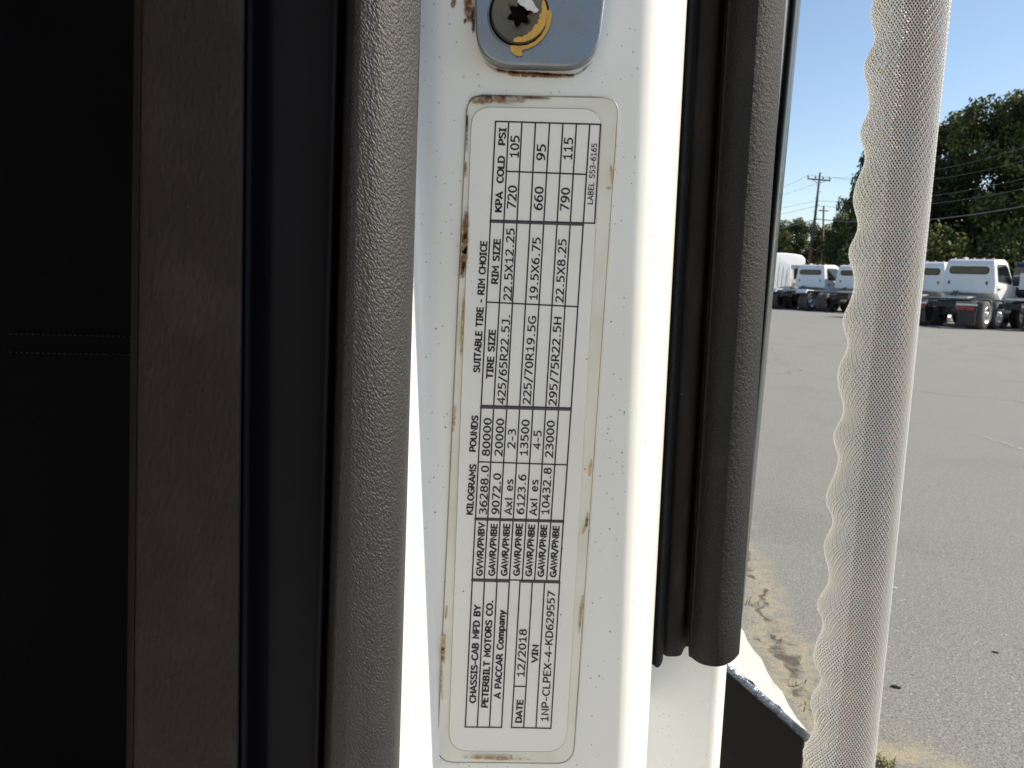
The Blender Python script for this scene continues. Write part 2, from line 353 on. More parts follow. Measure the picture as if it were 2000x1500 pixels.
label = MB().prism(rquad(LC, 40, -.0010), (0, .0006, 0)).build('data_label', LABEL, truck)
YP = -.00115
def el(cx, cy, rx, ry, a0=0, a1=360, n=18): return [(cx + rx * math.cos(math.radians(a0 + (a1 - a0) * k / n)), cy + ry * math.sin(math.radians(a0 + (a1 - a0) * k / n))) for k in range(n + 1)]
SER = [(.04, 1), (.36, 1)], [(.2, 1), (.2, 0)], [(.04, 0), (.36, 0)]
GL = {   # width, strokes; cap height 1
 '0': (.58, el(.29, .5, .24, .5)), '1': (.58, [(.08, .80), (.22, .84), (.31, 1), (.31, 0)], [(.08, 0), (.54, 0)]),
 '2': (.58, [(.05, .86), (.16, .97), (.30, 1), (.44, .95), (.50, .78), (.44, .58), (.28, .32), (.04, 0), (.55, 0)]),
 '3': (.58, [(.05, .93), (.16, .99), (.28, 1), (.43, .93), (.48, .77), (.40, .60), (.22, .54), (.42, .47), (.52, .28), (.44, .08), (.26, 0), (.14, .01), (.04, .07)]),
 '4': (.58, [(.42, 0), (.42, 1), (.02, .30), (.57, .30)]), '5': (.58, [(.50, 1), (.10, 1), (.09, .57), (.26, .61), (.44, .54), (.52, .33), (.44, .09), (.25, 0), (.13, .01), (.04, .06)]),
 '6': (.58, el(.29, .31, .23, .31), [(.06, .33), (.08, .62), (.20, .88), (.34, .98), (.50, 1)]), '9': (.58, el(.29, .69, .23, .31), [(.52, .67), (.50, .38), (.38, .12), (.24, .02), (.08, 0)]),
 '7': (.58, [(.03, 1), (.54, 1), (.18, 0)]), '8': (.58, el(.29, .77, .20, .23), el(.29, .28, .24, .28)),
 '/': (.46, [(.02, -.14), (.42, 1.06)]), '.': (.36, [(.11, .05), (.25, .05)]), '-': (.46, [(.06, .38), (.40, .38)]), ' ': (.40,),
 'A': (.68, [(.02, 0), (.34, 1), (.66, 0)], [(.13, .32), (.55, .32)]), 'B': (.64, [(.08, 0), (.08, 1), (.36, 1), (.50, .92), (.52, .76), (.44, .58), (.32, .54), (.08, .54)], [(.32, .54), (.50, .46), (.57, .28), (.49, .07), (.34, 0), (.08, 0)]),
 'C': (.66, el(.39, .5, .34, .5, 48, 312)), 'D': (.72, [(.08, 0), (.08, 1), (.32, 1), (.52, .92), (.64, .70), (.66, .5), (.64, .30), (.52, .08), (.32, 0), (.08, 0)]),
 'E': (.58, [(.54, 1), (.08, 1), (.08, 0), (.55, 0)], [(.08, .53), (.50, .53)]), 'F': (.54, [(.53, 1), (.08, 1), (.08, 0)], [(.08, .51), (.48, .51)]),
 'G': (.74, el(.41, .5, .36, .5, 50, 305), [(.62, .10), (.66, .13), (.66, .46), (.42, .46)]), 'H': (.70, [(.08, 0), (.08, 1)], [(.62, 0), (.62, 1)], [(.08, .53), (.62, .53)]),
 'I': (.40,) + SER, 'J': (.48, [(.12, 1), (.38, 1), (.38, .24), (.32, .06), (.18, 0), (.04, .01)]), 'K': (.66, [(.08, 0), (.08, 1)], [(.60, 1), (.08, .42)], [(.24, .58), (.64, 0)]),
 'L': (.54, [(.08, 1), (.08, 0), (.53, 0)]), 'M': (.80, [(.08, 0), (.08, 1), (.40, .36), (.72, 1), (.72, 0)]), 'N': (.70, [(.08, 0), (.08, 1), (.62, 0), (.62, 1)]), 'O': (.76, el(.38, .5, .34, .5)),
 'P': (.60, [(.08, 0), (.08, 1), (.36, 1), (.50, .93), (.55, .72), (.50, .50), (.36, .42), (.08, .42)]), 'R': (.66, [(.08, 0), (.08, 1), (.36, 1), (.50, .93), (.54, .74), (.48, .53), (.34, .46), (.08, .46)], [(.30, .46), (.64, 0)]),
 'S': (.62, [(.55, .88), (.44, .97), (.31, 1), (.14, .94), (.07, .76), (.16, .60), (.40, .48), (.54, .38), (.57, .25), (.49, .07), (.31, 0), (.17, .02), (.05, .11)]),
 'T': (.62, [(.02, 1), (.60, 1)], [(.31, 1), (.31, 0)]), 'U': (.70, [(.08, 1), (.08, .34), (.14, .10), (.35, 0), (.56, .10), (.62, .34), (.62, 1)]), 'V': (.66, [(.02, 1), (.33, 0), (.64, 1)]),
 'W': (.94, [(.02, 1), (.24, 0), (.47, .92), (.70, 0), (.92, 1)]), 'X': (.66, [(.04, 0), (.62, 1)], [(.04, 1), (.62, 0)]), 'Y': (.64, [(.02, 1), (.32, .48), (.62, 1)], [(.32, .48), (.32, 0)]), 'Z': (.64, [(.05, 1), (.58, 1), (.05, 0), (.60, 0)]),
 'x': (.54, [(.03, 0), (.50, .74)], [(.03, .74), (.50, 0)]), 'l': (.34, [(.15, 0), (.15, 1.02)]), 'e': (.58, [(.06, .38), (.52, .38)] , el(.29, .37, .23, .37, 2, 320)), 's': (.50, [(.42, .68), (.25, .74), (.09, .66), (.10, .48), (.26, .39), (.42, .28), (.42, .08), (.24, 0), (.05, .07)]),
 'o': (.58, el(.29, .37, .24, .37)), 'm': (.88, [(.08, 0), (.08, .74)], [(.08, .55), (.26, .73), (.40, .66), (.43, .5), (.43, 0)], [(.43, .55), (.61, .73), (.75, .66), (.78, .5), (.78, 0)]), 'p': (.60, [(.08, -.26), (.08, .74)], el(.31, .37, .23, .37)),
 'a': (.56, [(.08, .66), (.26, .74), (.42, .67), (.46, .5), (.46, 0)], [(.46, .42), (.20, .38), (.06, .22), (.14, .03), (.30, .02), (.46, .16)]), 'n': (.58, [(.08, 0), (.08, .74)], [(.08, .52), (.28, .73), (.44, .66), (.48, .5), (.48, 0)]), 'y': (.54, [(.03, .74), (.27, .02)], [(.51, .74), (.27, .02), (.16, -.26)])}
def text(body, a, b, cap, bold):
    A, B = P(a[0], a[1], YP), P(b[0], b[1], YP); X = B - A; L = X.length; X.normalize(); Yv = Vector((X.z, 0, -X.x))
    if Yv.x > 0: Yv = -Yv
    sy = cap * .000173; gap = .10 if bold > .01 else .13
    tw = sum(GL[c][0] for c in body) + gap * (len(body) - 1); sxx = L / (tw - .06); th = .120 if bold > .01 else .084
    m = MB(); x = -.03
    for c in body:
        for st in GL[c][1:]:
            p = [np.array(q, float) for q in st]; closed = np.allclose(p[0], p[-1]); lft = []; rgt = []
            for k in range(len(p)):
                d0 = p[k] - p[k - 1] if k else ((p[0] - p[-2]) if closed else p[1] - p[0]); d1 = p[k + 1] - p[k] if k < len(p) - 1 else ((p[1] - p[0]) if closed else p[-1] - p[-2])
                d0 = d0 / np.linalg.norm(d0); d1 = d1 / np.linalg.norm(d1); t = d0 + d1; t = t / (np.linalg.norm(t) + 1e-6); q = np.array((-t[1], t[0]))
                f = th / max(.45, abs(q @ np.array((-d0[1], d0[0])))); ex_ = np.zeros(2)
                if not closed and k == 0: ex_ = -d1 * th * .5
                if not closed and k == len(p) - 1: ex_ = d0 * th * .5
                lft.append(p[k] + q * f + ex_); rgt.append(p[k] - q * f + ex_)
            Vv = []
            for u in lft + rgt: Vv.append(A + X * ((x + u[0]) * sxx) + Yv * (u[1] * sy))
            n = len(p); m.add(Vv, [(k, k + 1, n + k + 1, n + k) for k in range(n - 1)])
        x += GL[c][0] + gap
    return m.build('printed_text', INK, label)
HB, NB = .020, .004
for t_, a, b, c, bo in (
 ('KPA', (979, 414), (981.5, 376), 11.5, HB), ('COLD', (982.3, 357), (985.5, 306), 11.5, HB), ('PSI', (986, 283), (988, 251), 11.5, HB),
 ('720', (1006.5, 407), (1009, 364), 15, NB), ('105', (1012, 308), (1014.2, 266), 15, NB), ('660', (1058.5, 410), (1061, 366), 15, NB), ('95', (1063.5, 313), (1065.8, 283), 15, NB),
 ('790', (1110.5, 411), (1112.6, 368), 15, NB), ('115', (1116, 312), (1118.8, 270), 15, NB), ('LABEL S53-6165', (1157, 399), (1166, 281), 9.5, NB),
 ('SUITABLE TIRE - RIM CHOICE', (936.5, 727), (951, 472), 11.5, HB), ('TIRE SIZE', (961.8, 739), (967.5, 645), 11.5, HB), ('RIM SIZE', (972, 554), (977, 468), 11.5, HB),
 ('425/65R22.5J.', (985.5, 788), (996, 615), 14, NB), ('22.5X12.25', (998, 586), (1004.5, 447), 14, NB), ('225/70R19.5G', (1035.3, 789), (1046.8, 618), 14, NB),
 ('19.5X6.75', (1048.8, 586), (1055.5, 465), 14, NB), ('295/75R22.5H', (1086, 791), (1096.5, 620), 14, NB), ('22.5X8.25', (1099.5, 590), (1106, 468), 14, NB),
 ('POUNDS', (928.5, 882), (933.5, 813), 11.5, HB), ('KILOGRAMS', (922.5, 1005), (929.5, 908), 11.5, HB),
 ('80000', (955.8, 890), (959.5, 818), 14, NB), ('36288.0', (950, 1004), (954.5, 911), 14, NB), ('20000', (980.2, 890), (984.3, 819), 14, NB), ('9072.0', (974, 1004), (978.3, 926), 14, NB),
 ('2-3', (1005.3, 875), (1007.3, 839), 14, NB), ('Axl es', (999.2, 1004.5), (1002, 937), 14, NB), ('13500', (1029.6, 890), (1033.7, 821), 14, NB), ('6123.6', (1022.8, 1004), (1027.3, 928), 14, NB),
 ('4-5', (1055.2, 876.5), (1057.4, 842), 14, NB), ('Axl es', (1048, 1006), (1051, 938), 14, NB), ('23000', (1079, 893), (1083, 823), 14, NB), ('10432.8', (1071.5, 1005), (1076.7, 915), 14, NB),
 ('GVWR/PNBV', (941.6, 1124), (946.2, 1022), 11.5, HB), ('GAWR/PNBE', (965.7, 1124), (970.8, 1024), 11.5, HB), ('GAWR/PNBE', (990, 1124), (995.4, 1024), 11.5, HB), ('GAWR/PNBE', (1014, 1124), (1020, 1024), 11.5, HB),
 ('GAWR/PNBE', (1038, 1125), (1044.3, 1025.5), 11.5, HB), ('GAWR/PNBE', (1061.6, 1126), (1068.3, 1026), 11.5, HB), ('GAWR/PNBE', (1085.6, 1127), (1092, 1028), 11.5, HB),
 ('CHASSIS-CAB MFD BY', (928.5, 1372.5), (938.2, 1183), 12, HB), ('PETERBILT MOTORS CO.', (952, 1381.5), (962.7, 1173), 12, HB), ('A PACCAR Company', (977, 1363.5), (986.3, 1193), 12, HB),
 ('DATE', (1018, 1411.5), (1021.4, 1368), 11.5, HB), ('12/2018', (1023.5, 1322), (1028.5, 1230), 14, NB), ('VIN', (1049, 1293.5), (1051, 1260.5), 11, HB), ('1NP-CLPEX-4-KD629557', (1070, 1409), (1084, 1156), 14, NB)):
    text(t_, a, b, c, bo)
def rule(m, a, b, wpx):
    A, B = P(a[0], a[1], YP), P(b[0], b[1], YP); d = (B - A).normalized(); s_ = Vector((-d.z, 0, d.x)) * (wpx * .000087)
    e = d * (wpx * .00006)
    m.add([A - s_ - e, B - s_ + e, B + s_ + e, A + s_ - e], [(0, 1, 2, 3)])
def block(xb, yb, xt, yt, extra, bottom=True):
    m = MB(); n = len(xb)
    for i in range(n):
        f = i / (n - 1); rule(m, (xb[i], yb[0] + (yb[1] - yb[0]) * f), (xt[i], yt[0] + (yt[1] - yt[0]) * f), 2.7)
    if bottom: rule(m, (xb[0], yb[0]), (xb[-1], yb[1]), 2.7)
    for a, b in extra: rule(m, a, b, 2.7)
    m.build('ruled_table', INK, label)
block([908.7, 932.2, 956, 979.6], (1420, 1421), [922.3, 946.2, 970.7, 994.8], (1135, 1137), [])
block([999.1, 1022.7, 1046.8, 1075.9], (1421, 1422.8), [1015.8, 1039.7, 1063.7, 1093.1], (1137, 1138), [((1004.2, 1340.4), (1027, 1341))])
block([922.3, 945.6, 970, 995, 1019.9, 1044, 1067.6, 1092.6], (1131, 1135), [928.2, 952.2, 976.8, 1002.1, 1027.5, 1052.0, 1075.8, 1100.2], (1016, 1020), [])
block([928.7, 952.6, 977.2, 1002.5, 1027.8, 1052.4, 1076.2, 1100.5], (1012, 1017), [939.4, 964.1, 989.7, 1014.8, 1040.7, 1065.5, 1090.8, 1115.2], (798, 802), [((934.2, 902), (1107.3, 908))])
block([939.8, 964.3, 989.9, 1015, 1041.1, 1065.9, 1091, 1115.7], (792, 797), [958, 984.2, 1009.6, 1035.4, 1062, 1088, 1113.6, 1139], (434, 440), [((950.4, 590), (1127.6, 599))])
block([958.2, 984.4, 1009.8, 1035.6, 1062.2, 1088.2, 1113.8, 1139.4, 1161.4], (430, 436), [968, 993.6, 1019.4, 1046, 1073.6, 1099.6, 1126, 1152, 1173], (237, 243), [((989, 334.6), (1144.5, 340.6)), ((968, 237), (1173, 243))])
YP = -.00112
for a, b in (((922, 1133.5), (994.8, 1135.5)), ((1015.8, 1135.5), (1093, 1137.5)), ((928.4, 1014), (1100.4, 1019)), ((939, 795.5), (1115.2, 800)), ((958, 432.5), (1139.3, 438.5))):
    tk = MB(); rule(tk, a, b, 5.2); tk.build('thick_rule', INK2, label)
# stains
def stain(pts, wpx, mat, Y=-.0014, parent=truck, taper=True):
    pts = catmull([(p[0], p[1]) for p in pts], 5); n = len(pts); V = []; fade = []
    for i, p in enumerate(pts):
        q0, q1 = pts[max(i - 1, 0)], pts[min(i + 1, n - 1)]; d = np.array(q1) - np.array(q0); d /= np.linalg.norm(d) + 1e-9
        nn = np.array((-d[1], d[0])); e = math.sin(PI * i / (n - 1)) ** .6 if taper else 1
        for f, al in ((-1, 0), (-.4, 1), (.4, 1), (1, 0)):
            q = p + nn * f * wpx * .7 * (.5 + .5 * e) * random.uniform(.8, 1.2); V.append(P(q[0], q[1], Y)); fade.append(al * e)
    Fc = [(i * 4 + k, i * 4 + k + 1, (i + 1) * 4 + k + 1, (i + 1) * 4 + k) for i in range(n - 1) for k in range(3)]
    o = mesh('stain', V, Fc, mat, parent); at = o.data.attributes.new('fade', 'FLOAT', 'POINT'); at.data.foreach_set('value', fade); return o
for pts, wd_, m_ in (
 ([(911, 400), (909, 440), (907, 480), (904, 520), (902, 545)], 13, RUST), ([(909, 450), (907, 500), (905, 530)], 11, TAN), ([(906, 495), (904, 525), (903, 545)], 7, RUSTD),
 ([(915, 205), (922, 192), (950, 187.5), (1000, 189), (1050, 191), (1080, 192)], 6, RUSTD), ([(918, 200), (930, 195), (970, 194), (1030, 197)], 14, RUST),
 ([(913, 205), (912, 250), (910.5, 300)], 4, RUSTD), ([(910, 315), (909, 330), (908, 348)], 5, RUST), ([(906, 560), (903, 640), (900, 700)], 5, TAN),
 ([(888, 790), (886, 820), (884, 845)], 6, TAN), ([(868, 1235), (865, 1270), (866, 1300)], 8, TAN), ([(866, 1262), (864, 1278), (866, 1292)], 7, RUST), ([(864, 1290), (862, 1340), (864, 1370)], 4, TAN),
 ([(1193, 320), (1195, 345), (1194, 368)], 5, TAN), ([(1184, 366), (1190, 367), (1197, 366)], 6, RUST), ([(1155, 895), (1153, 915), (1151, 932)], 5, TAN), ([(1148, 1000), (1145, 1025), (1136, 1045)], 5, TAN), ([(1147, 1010), (1145, 1030)], 4, RUST),
 ([(1139, 1160), (1134, 1200), (1131, 1240)], 5, TAN), ([(873, 1180), (869, 1215)], 4, TAN), ([(900, 1478), (960, 1481), (1040, 1483)], 6, TAN),
 ([(925, 4), (924, 35), (925, 68)], 7, RUSTD), ([(918, -20), (916, 12), (920, 45)], 16, RUST), ([(888, -5), (885, 8), (884, 16)], 9, RUST), ([(909, 35), (908, 48)], 5, RUSTD),
 ([(946, 120), (965, 134), (1000, 141), (1050, 143), (1100, 147), (1130, 143), (1158, 120)], 5, RUSTD), ([(960, 134), (1010, 145), (1070, 147), (1125, 149)], 9, RUST)):
    stain(pts, wd_, m_, -.0014 if pts[0][1] > 180 else -.0003)
# ---- striker plate with its bolt
PC = [(925, -150), (1200, -150), (1166, 131), (930, 124)]
pp = rquad(PC, 70, -.0072, 12)
plate = MB().prism(pp, (0, .0069, 0)).build('striker_plate', ZINC, truck, bevel=.0008, seg=3)
bc = P(1014, 30, -.0072); K = (bc - CAM).length / F * .985
mb = MB(); mb.lathe([(57.5 * K, -.0004), (56.5 * K, .0006), (54.5 * K, .0007), (53.5 * K, -.0004)], bc, (0, -1, 0), 48)
mb.build('bolt_ring', ZINC, plate, smooth=True)
bc0 = bc; bc = bc0 + Vector((0, -.0020, 0)); n = 72; V = []; Fc = []
def star(a): return (17.5 + 3.6 * math.cos(6 * (a - .35))) * K
prof = [(lambda a: 50.5 * K, -.0019), (lambda a: 50 * K, -.0006), (lambda a: 47.5 * K, .0002), (lambda a: 30 * K, -.0002), (lambda a: 25.5 * K, -.0004), (lambda a: star(a) + 1.2 * K, -.0010), (star, -.0013), (star, -.0019)]
for f, h in prof:
    for k in range(n):
        a = 2 * PI * k / n; r = f(a); V.append(bc + Vector((math.cos(a) * r, -h, math.sin(a) * r)))
m_ = len(prof)
Fc = [(i * n + k, i * n + (k + 1) % n, (i + 1) * n + (k + 1) % n, (i + 1) * n + k) for i in range(m_ - 1) for k in range(n)]
bolt = mesh('bolt', V, Fc, BOLT, plate)
MB().lathe([(22 * K, 0), (.1 * K, 0)], bc0 + Vector((0, -.0003, 0)), (0, -1, 0), 24).build('bolt_recess_shade', HOLE_SHADE, plate)  # black disc in place of a deep, shaded socket
MB().lathe([(53.5 * K, 0), (49 * K, 0)], bc0 + Vector((0, -.0002, 0)), (0, -1, 0), 40).build('bolt_gap_shade', HOLE_SHADE, plate)  # black ring in place of the shaded gap around the head
ym = MB(); n = 26; V = []
for i in range(n):                                       # dab of marker paint on the rim of the bolt
    a = math.radians(28 - 128 * i / (n - 1)); e = math.sin(PI * min(1, (i + .6) / n)) ** .5
    r0 = (49 - 11 * e - random.uniform(0, 4)) * K; r1 = 49.3 * K
    for r in (r0, r1): V.append(bc + Vector((math.cos(a) * r, -.00035, math.sin(a) * r)))
ym.add(V, [(2 * i, 2 * i + 1, 2 * i + 3, 2 * i + 2) for i in range(n - 1)])
drip = [(1067, 22), (1073, 18), (1078, 26), (1076, 44), (1070, 60), (1060, 76), (1046, 88), (1031, 95), (1021, 97), (1018, 101), (1022, 107), (1014, 110), (1005, 107), (998, 100), (996, 92), (999, 88), (1012, 89.5), (1028, 88), (1044, 81), (1056, 70), (1064, 56), (1068, 40)]
ym.add([P(x, y, -.0080) for x, y in drip], [tuple(range(len(drip)))])
nD = len(ym.V)
ym.build('yellow_mark', YEL, plate)
sc = [(1010, 2), (1018, -4), (1034, -6), (1042, 4), (1047, 14), (1052, 18), (1050, 23), (1043, 25), (1038, 20), (1030, 20), (1024, 13), (1016, 9)]
MB().prism([P(x, y, -.0098) for x, y in sc], (0, .0004, 0)).build('white_scuff', SCUFF, plate)
# ---- black box with tread plate behind the door
YB = .45
c0, c1 = P(1418, 1300, YB), P(1576, 1440, YB); sl = (c0 - c1)
inn = c1 + sl * 3.0
base = [inn, c1, Vector((c1.x + .004, YB, c1.z - .5)), Vector((inn.x, YB, c1.z - .5))]
MB().prism(base, (0, 1.0, 0)).build('step_box', BOXB, truck, bevel=.004)
nn = Vector((sl.z, 0, -sl.x)).normalized(); nn = nn if nn.z > 0 else -nn
tpm = MB(); NX, NY = 14, 40
V = []
for j in range(NY + 1):
    for i in range(NX + 1):
        h = .0012 + (.0022 if ((i + j) % 3 == 0) else 0) + random.uniform(0, .0012)
        V.append(c1 + sl * (i / NX * 1.6 + .004) + Vector((0, .006 + j / NY * .97, 0)) + nn * h)
tpm.add(V, [(j * (NX + 1) + i, j * (NX + 1) + i + 1, (j + 1) * (NX + 1) + i + 1, (j + 1) * (NX + 1) + i) for j in range(NY) for i in range(NX)])
tpm.build('tread_plate', TREAD, truck, smooth=False)
MB().tube([c1 + Vector((0, -.001, 0)), c0 + Vector((0, -.001, 0)), inn + Vector((0, -.001, 0))], .0042, 8).build('edge_trim', CHROME, truck, smooth=True)
# ------------------------------------------------------------------ the braided hose
Y0 = .15
ct, cb_ = P(1783, 0, Y0), P(1643, 1500, Y0)
axd = (ct - cb_).normalized(); PXL = (ct - cb_).length / 1500
fwd_ = -cb
RH = (140 * (ct - CAM).dot(fwd_) + 122 * (cb_ - CAM).dot(fwd_)) / 4 / F - .0006    # the sleeve's radius from its width in view
hose = empty('braided_hose', cb_ - axd * .35)
tag(hose, 'pale woven mesh sleeve over a vertical rod, left edge rippled, outside the door', 'hose')
ex = (Vector((1, 0, 0)) - axd * axd.x).normalized(); ey = axd.cross(ex)
bot = cb_ - axd * .20; HL = (ct - cb_).length + .45
def sleeve(s, a, off):
    px = (s - .20) / PXL; f = px / 1500.0                # 0 at the bottom row of the picture, 1 at the top
    R = RH
    lob = max(0, -math.cos(a)) ** 2
    ph = px / 112.0 * 2 * PI + .7 * math.sin(px / 260.0)
    wav = (math.sin(ph) * 7.5 + math.sin(ph * .41 + 1) * 2.8 + math.sin(ph * 1.63) * 1.4) * (1.2 - .35 * f)
    r = R + lob * (2 + wav) * PXL + off
    flat = .80
    return bot + axd * s + ex * (math.cos(a) * r) + ey * (math.sin(a) * r * flat)
NS = 66; turn = 585 * PXL; samples = int(HL / turn * 2 * NS)
V = []; Fc = []; rw = 1.45 * PXL; rt_ = .8 * PXL
for fam in (1, -1):
    for k in range(NS):
        pts = []
        for i in range(samples):
            s = HL * i / (samples - 1)
            a = fam * (2 * PI * s / turn) + 2 * PI * k / NS
            up_ = 1 if ((i + k) % 2 == 0) else -1
            pts.append((s, a, fam * up_ * 1.0 * PXL))
        base_ = len(V)
        for s, a, o in pts:
            for da, do in ((-1, 0), (0, 1), (1, 0), (0, -1)):
                sa_, ca_ = math.sin(a), math.cos(a)
                V.append(sleeve(s, a + da * rw * (1.55 if sa_ > .1 else 1.3 if ca_ < -.55 else .92) / (72 * PXL), o + do * rt_))
        Fc += [(base_ + i * 4 + q, base_ + i * 4 + (q + 1) % 4, base_ + (i + 1) * 4 + (q + 1) % 4, base_ + (i + 1) * 4 + q) for i in range(len(pts) - 1) for q in range(4)]
br = NM('pale_monofilament', (.74, .735, .715), .26, .0, .6)
tl = br.n('ShaderNodeBsdfTranslucent'); tl.inputs[0].default_value = (.84, .835, .81, 1); ms = br.n('ShaderNodeMixShader'); ms.inputs[0].default_value = .13
bo_ = br.t.nodes['Material Output']; br.l(br.b.outputs[0], ms.inputs[1]); br.l(tl.outputs[0], ms.inputs[2]); br.l(ms.outputs[0], bo_.inputs[0])
me = bpy.data.meshes.new('braided_sleeve'); me.from_pydata([tuple(v - hose.location) for v in V], [], Fc); me.update()
me.polygons.foreach_set('use_smooth', [True] * len(me.polygons))
o = link('braided_sleeve', me, br.m, hose); tag(o, kind='stuff')
core = NM('brown_rod', (.24, .10, .05), .30, .25, .6); core.mix(core.ramp(core.noise(7, 3), .45, .65), (.085, .06, .05))
mb = MB(); mb.tube([bot - hose.location + ex * (RH * .15) + axd * (HL * i / 20) for i in range(21)], RH * .62, 24); mb.build('rod', core.m, hose, smooth=True)
# ------------------------------------------------------------------ parked trucks
TW = simple('truck_white', (.78, .78, .77), .35, var=.06, scale=2); TDK = simple('truck_navy', (.02, .024, .04), .3, scale=3)
TBLK = simple('chassis_black', (.02, .02, .021), .55, scale=6); TYRE = simple('tyre_rubber', (.085, .075, .066), .8, scale=12)
RIM = NM('rim_metal', (.62, .62, .60), .32, .7); RIM.mix(RIM.ramp(RIM.noise(6), .4, .7, 0, .5), (.42, .41, .38)); RIM = RIM.m
GLASS = NM('truck_glass', (.008, .010, .010), .05, 0, .5); GLASS.mix(GLASS.ramp(GLASS.noise(2.2, 4), .5, .65, 0, .6), (.03, .036, .028)); GLASS = GLASS.m
RED = simple('tail_light_red', (.35, .02, .015), .35); AMB = simple('marker_amber', (.55, .33, .25), .4); ALU = simple('dull_aluminium', (.55, .55, .54), .35, .7, scale=6); FLAP = simple('mud_flap_rubber', (.045, .035, .033), .7)
def hw(z, W=1.0): return W if z < 1.72 else W - (z - 1.72) * .16
def slab(poly, y0, y1, W=None):                          # polygon in x,z between two half widths
    return [(x, 0, z) for x, z in poly]
def cabshape(poly, W=1.0, m=None):
    m = m or MB(); n = len(poly)
    A = [Vector((x, -hw(z, W), z)) for x, z in poly]; B = [Vector((x, hw(z, W), z)) for x, z in poly]
    m.add(A + B, [tuple(range(n)), tuple(range(n, 2 * n))[::-1]] + [(i, i + n, (i + 1) % n + n, (i + 1) % n) for i in range(n)]); return m
def rrect(y0, y1, z0, z1, r, x, n=5):
    out = []
    for cy, cz, s in ((y1 - r, z1 - r, 0), (y0 + r, z1 - r, 1), (y0 + r, z0 + r, 2), (y1 - r, z0 + r, 3)):
        for k in range(n + 1):
            a = (s + k / n) * PI / 2; out.append((x, cy + math.cos(a) * r, cz + math.sin(a) * r))
    return out
def make_truck(paint, axle=1.55, sleeper=False, fenders=None, flaps=True):
    t = empty('parked_truck')
    poly = [(0, 1.28), (0, 1.72), (0, 2.36), (.07, 2.5), (.22, 2.57), (1.15, 2.60), (1.45, 2.50), (1.68, 2.1), (1.88, 1.72), (1.95, 1.6), (1.95, .95), (1.2, .90), (.62, 1.02), (.30, 1.26)]
    cabshape(poly, .94).build('cab', paint, t, bevel=.05)
    cabshape([(1.93, .9), (1.93, 1.62), (2.9, 1.52), (3.25, 1.4), (3.32, 1.2), (3.32, .8), (2.95, .75), (2.9, 1.0), (2.1, 1.0), (2.05, .85)], .93).build('hood', paint, t, bevel=.05)
    MB().prism([(3.0, -1.15, .38), (3.42, -1.15, .38), (3.42, -1.15, .72), (3.0, -1.15, .72)], (0, 2.3, 0)).build('front_bumper', ALU, t, bevel=.03)
    if not sleeper:
        f = MB().prism(rrect(-.69, .69, 2.0, 2.29, .12, -.004), (-.012, 0, 0)).build('rear_window', TBLK, t)
        MB().prism(rrect(-.65, .65, 2.03, 2.26, .10, -.016), (-.008, 0, 0)).build('pane', GLASS, f)
        MB().prism(rrect(-.72, .72, 1.36, 1.9, .10, -.001), (-.012, 0, 0)).build('back_panel', paint, t, bevel=.008)
        for y in (-.66, .66): MB().box((-.03, y - .03, 1.62), (-.013, y + .03, 1.74)).build('latch', TBLK, t)
    else:
        cabshape([(-1.55, .98), (-1.55, 2.9), (-1.5, 3.12), (-1.3, 3.22), (-.5, 3.24), (.3, 3.22), (.8, 3.14), (1.02, 2.95), (1.02, 2.66), (.85, 2.52), (.0, 2.5), (-.002, .98)], 1.08).build('sleeper', paint, t, bevel=.06)
        for i in range(5):
            for sy in (-1, 1):
                x = -1.35 + i * .27; MB().prism([(x, sy * 1.083, 1.35), (x + .03, sy * 1.083, 1.35), (x + .03, sy * .90, 2.75), (x, sy * .90, 2.75)], (0, sy * .012, 0)).build('rib', TW2, t)
        MB().box((-1.55, -1.11, .72), (1.3, 1.11, .99)).build('side_skirt', paint, t, bevel=.03)
    for sy in (-1, 1):
        pw = [(.28, 1.74), (.26, 2.3), (.34, 2.38), (1.18, 2.40), (1.38, 2.3), (1.72, 1.80), (1.66, 1.66)]
        fr = MB(); q = [Vector((x, sy * (hw(z, .94) + .003), z)) for x, z in pw]; fr.prism(q, (0, sy * .008, 0)); w_ = fr.build('side_window', TBLK, t)
        c = Vector((.95, 0, 2.05)); q = [Vector((c.x + (x - c.x) * .9, sy * (hw(c.z + (z - c.z) * .88, .94) + .011), c.z + (z - c.z) * .88)) for x, z in pw]
        MB().prism(q, (0, sy * .005, 0)).build('pane', GLASS, w_)
        dp = [(.34, 1.27), (.2, 1.60), (1.7, 1.60), (1.78, 1.4), (1.2, .98), (.68, 1.06)]
        dr = MB().prism([(x, sy * .941, z) for x, z in dp], (0, sy * .014, 0)).build('door', paint, t, bevel=.01)
        MB().box((.3, min(sy * .955, sy * .985), 1.44), (.5, max(sy * .955, sy * .985), 1.49)).build('handle', TBLK, dr)
        m = MB().tube([(1.75, sy * .98, 2.0), (1.8, sy * 1.25, 2.05)], .02, 6).tube([(1.75, sy * .98, 1.6), (1.8, sy * 1.25, 1.6)], .02, 6).box((1.76, sy * 1.27 - .09, 1.5), (1.86, sy * 1.27 + .09, 2.12)); m.build('mirror', paint, t)
        MB().lathe([(.02, 0), (.31, .01), (.31, 1.1), (.02, 1.11)], (.15, sy * .88, .72), (1, 0, 0), 20).build('fuel_tank', ALU, t, smooth=False)
        MB().box((.25, sy * 1.06 - .12, .42), (1.15, sy * 1.06 + .12, .50)).build('step', TBLK, t)
    for i in range(5):
        MB().box((.28, -.66 + i * .33 - .035, 2.565), (.38, -.66 + i * .33 + .035, 2.618)).build('marker_light', AMB, t)
    MB().lathe([(.10, 0), (.09, .07), (.02, .09)], (.55, .38, 2.57), (0, 0, 1), 12).build('roof_vent', paint, t)
    r0 = -axle - 1.15 if not sleeper else -axle - 2.6
    fm_ = MB()
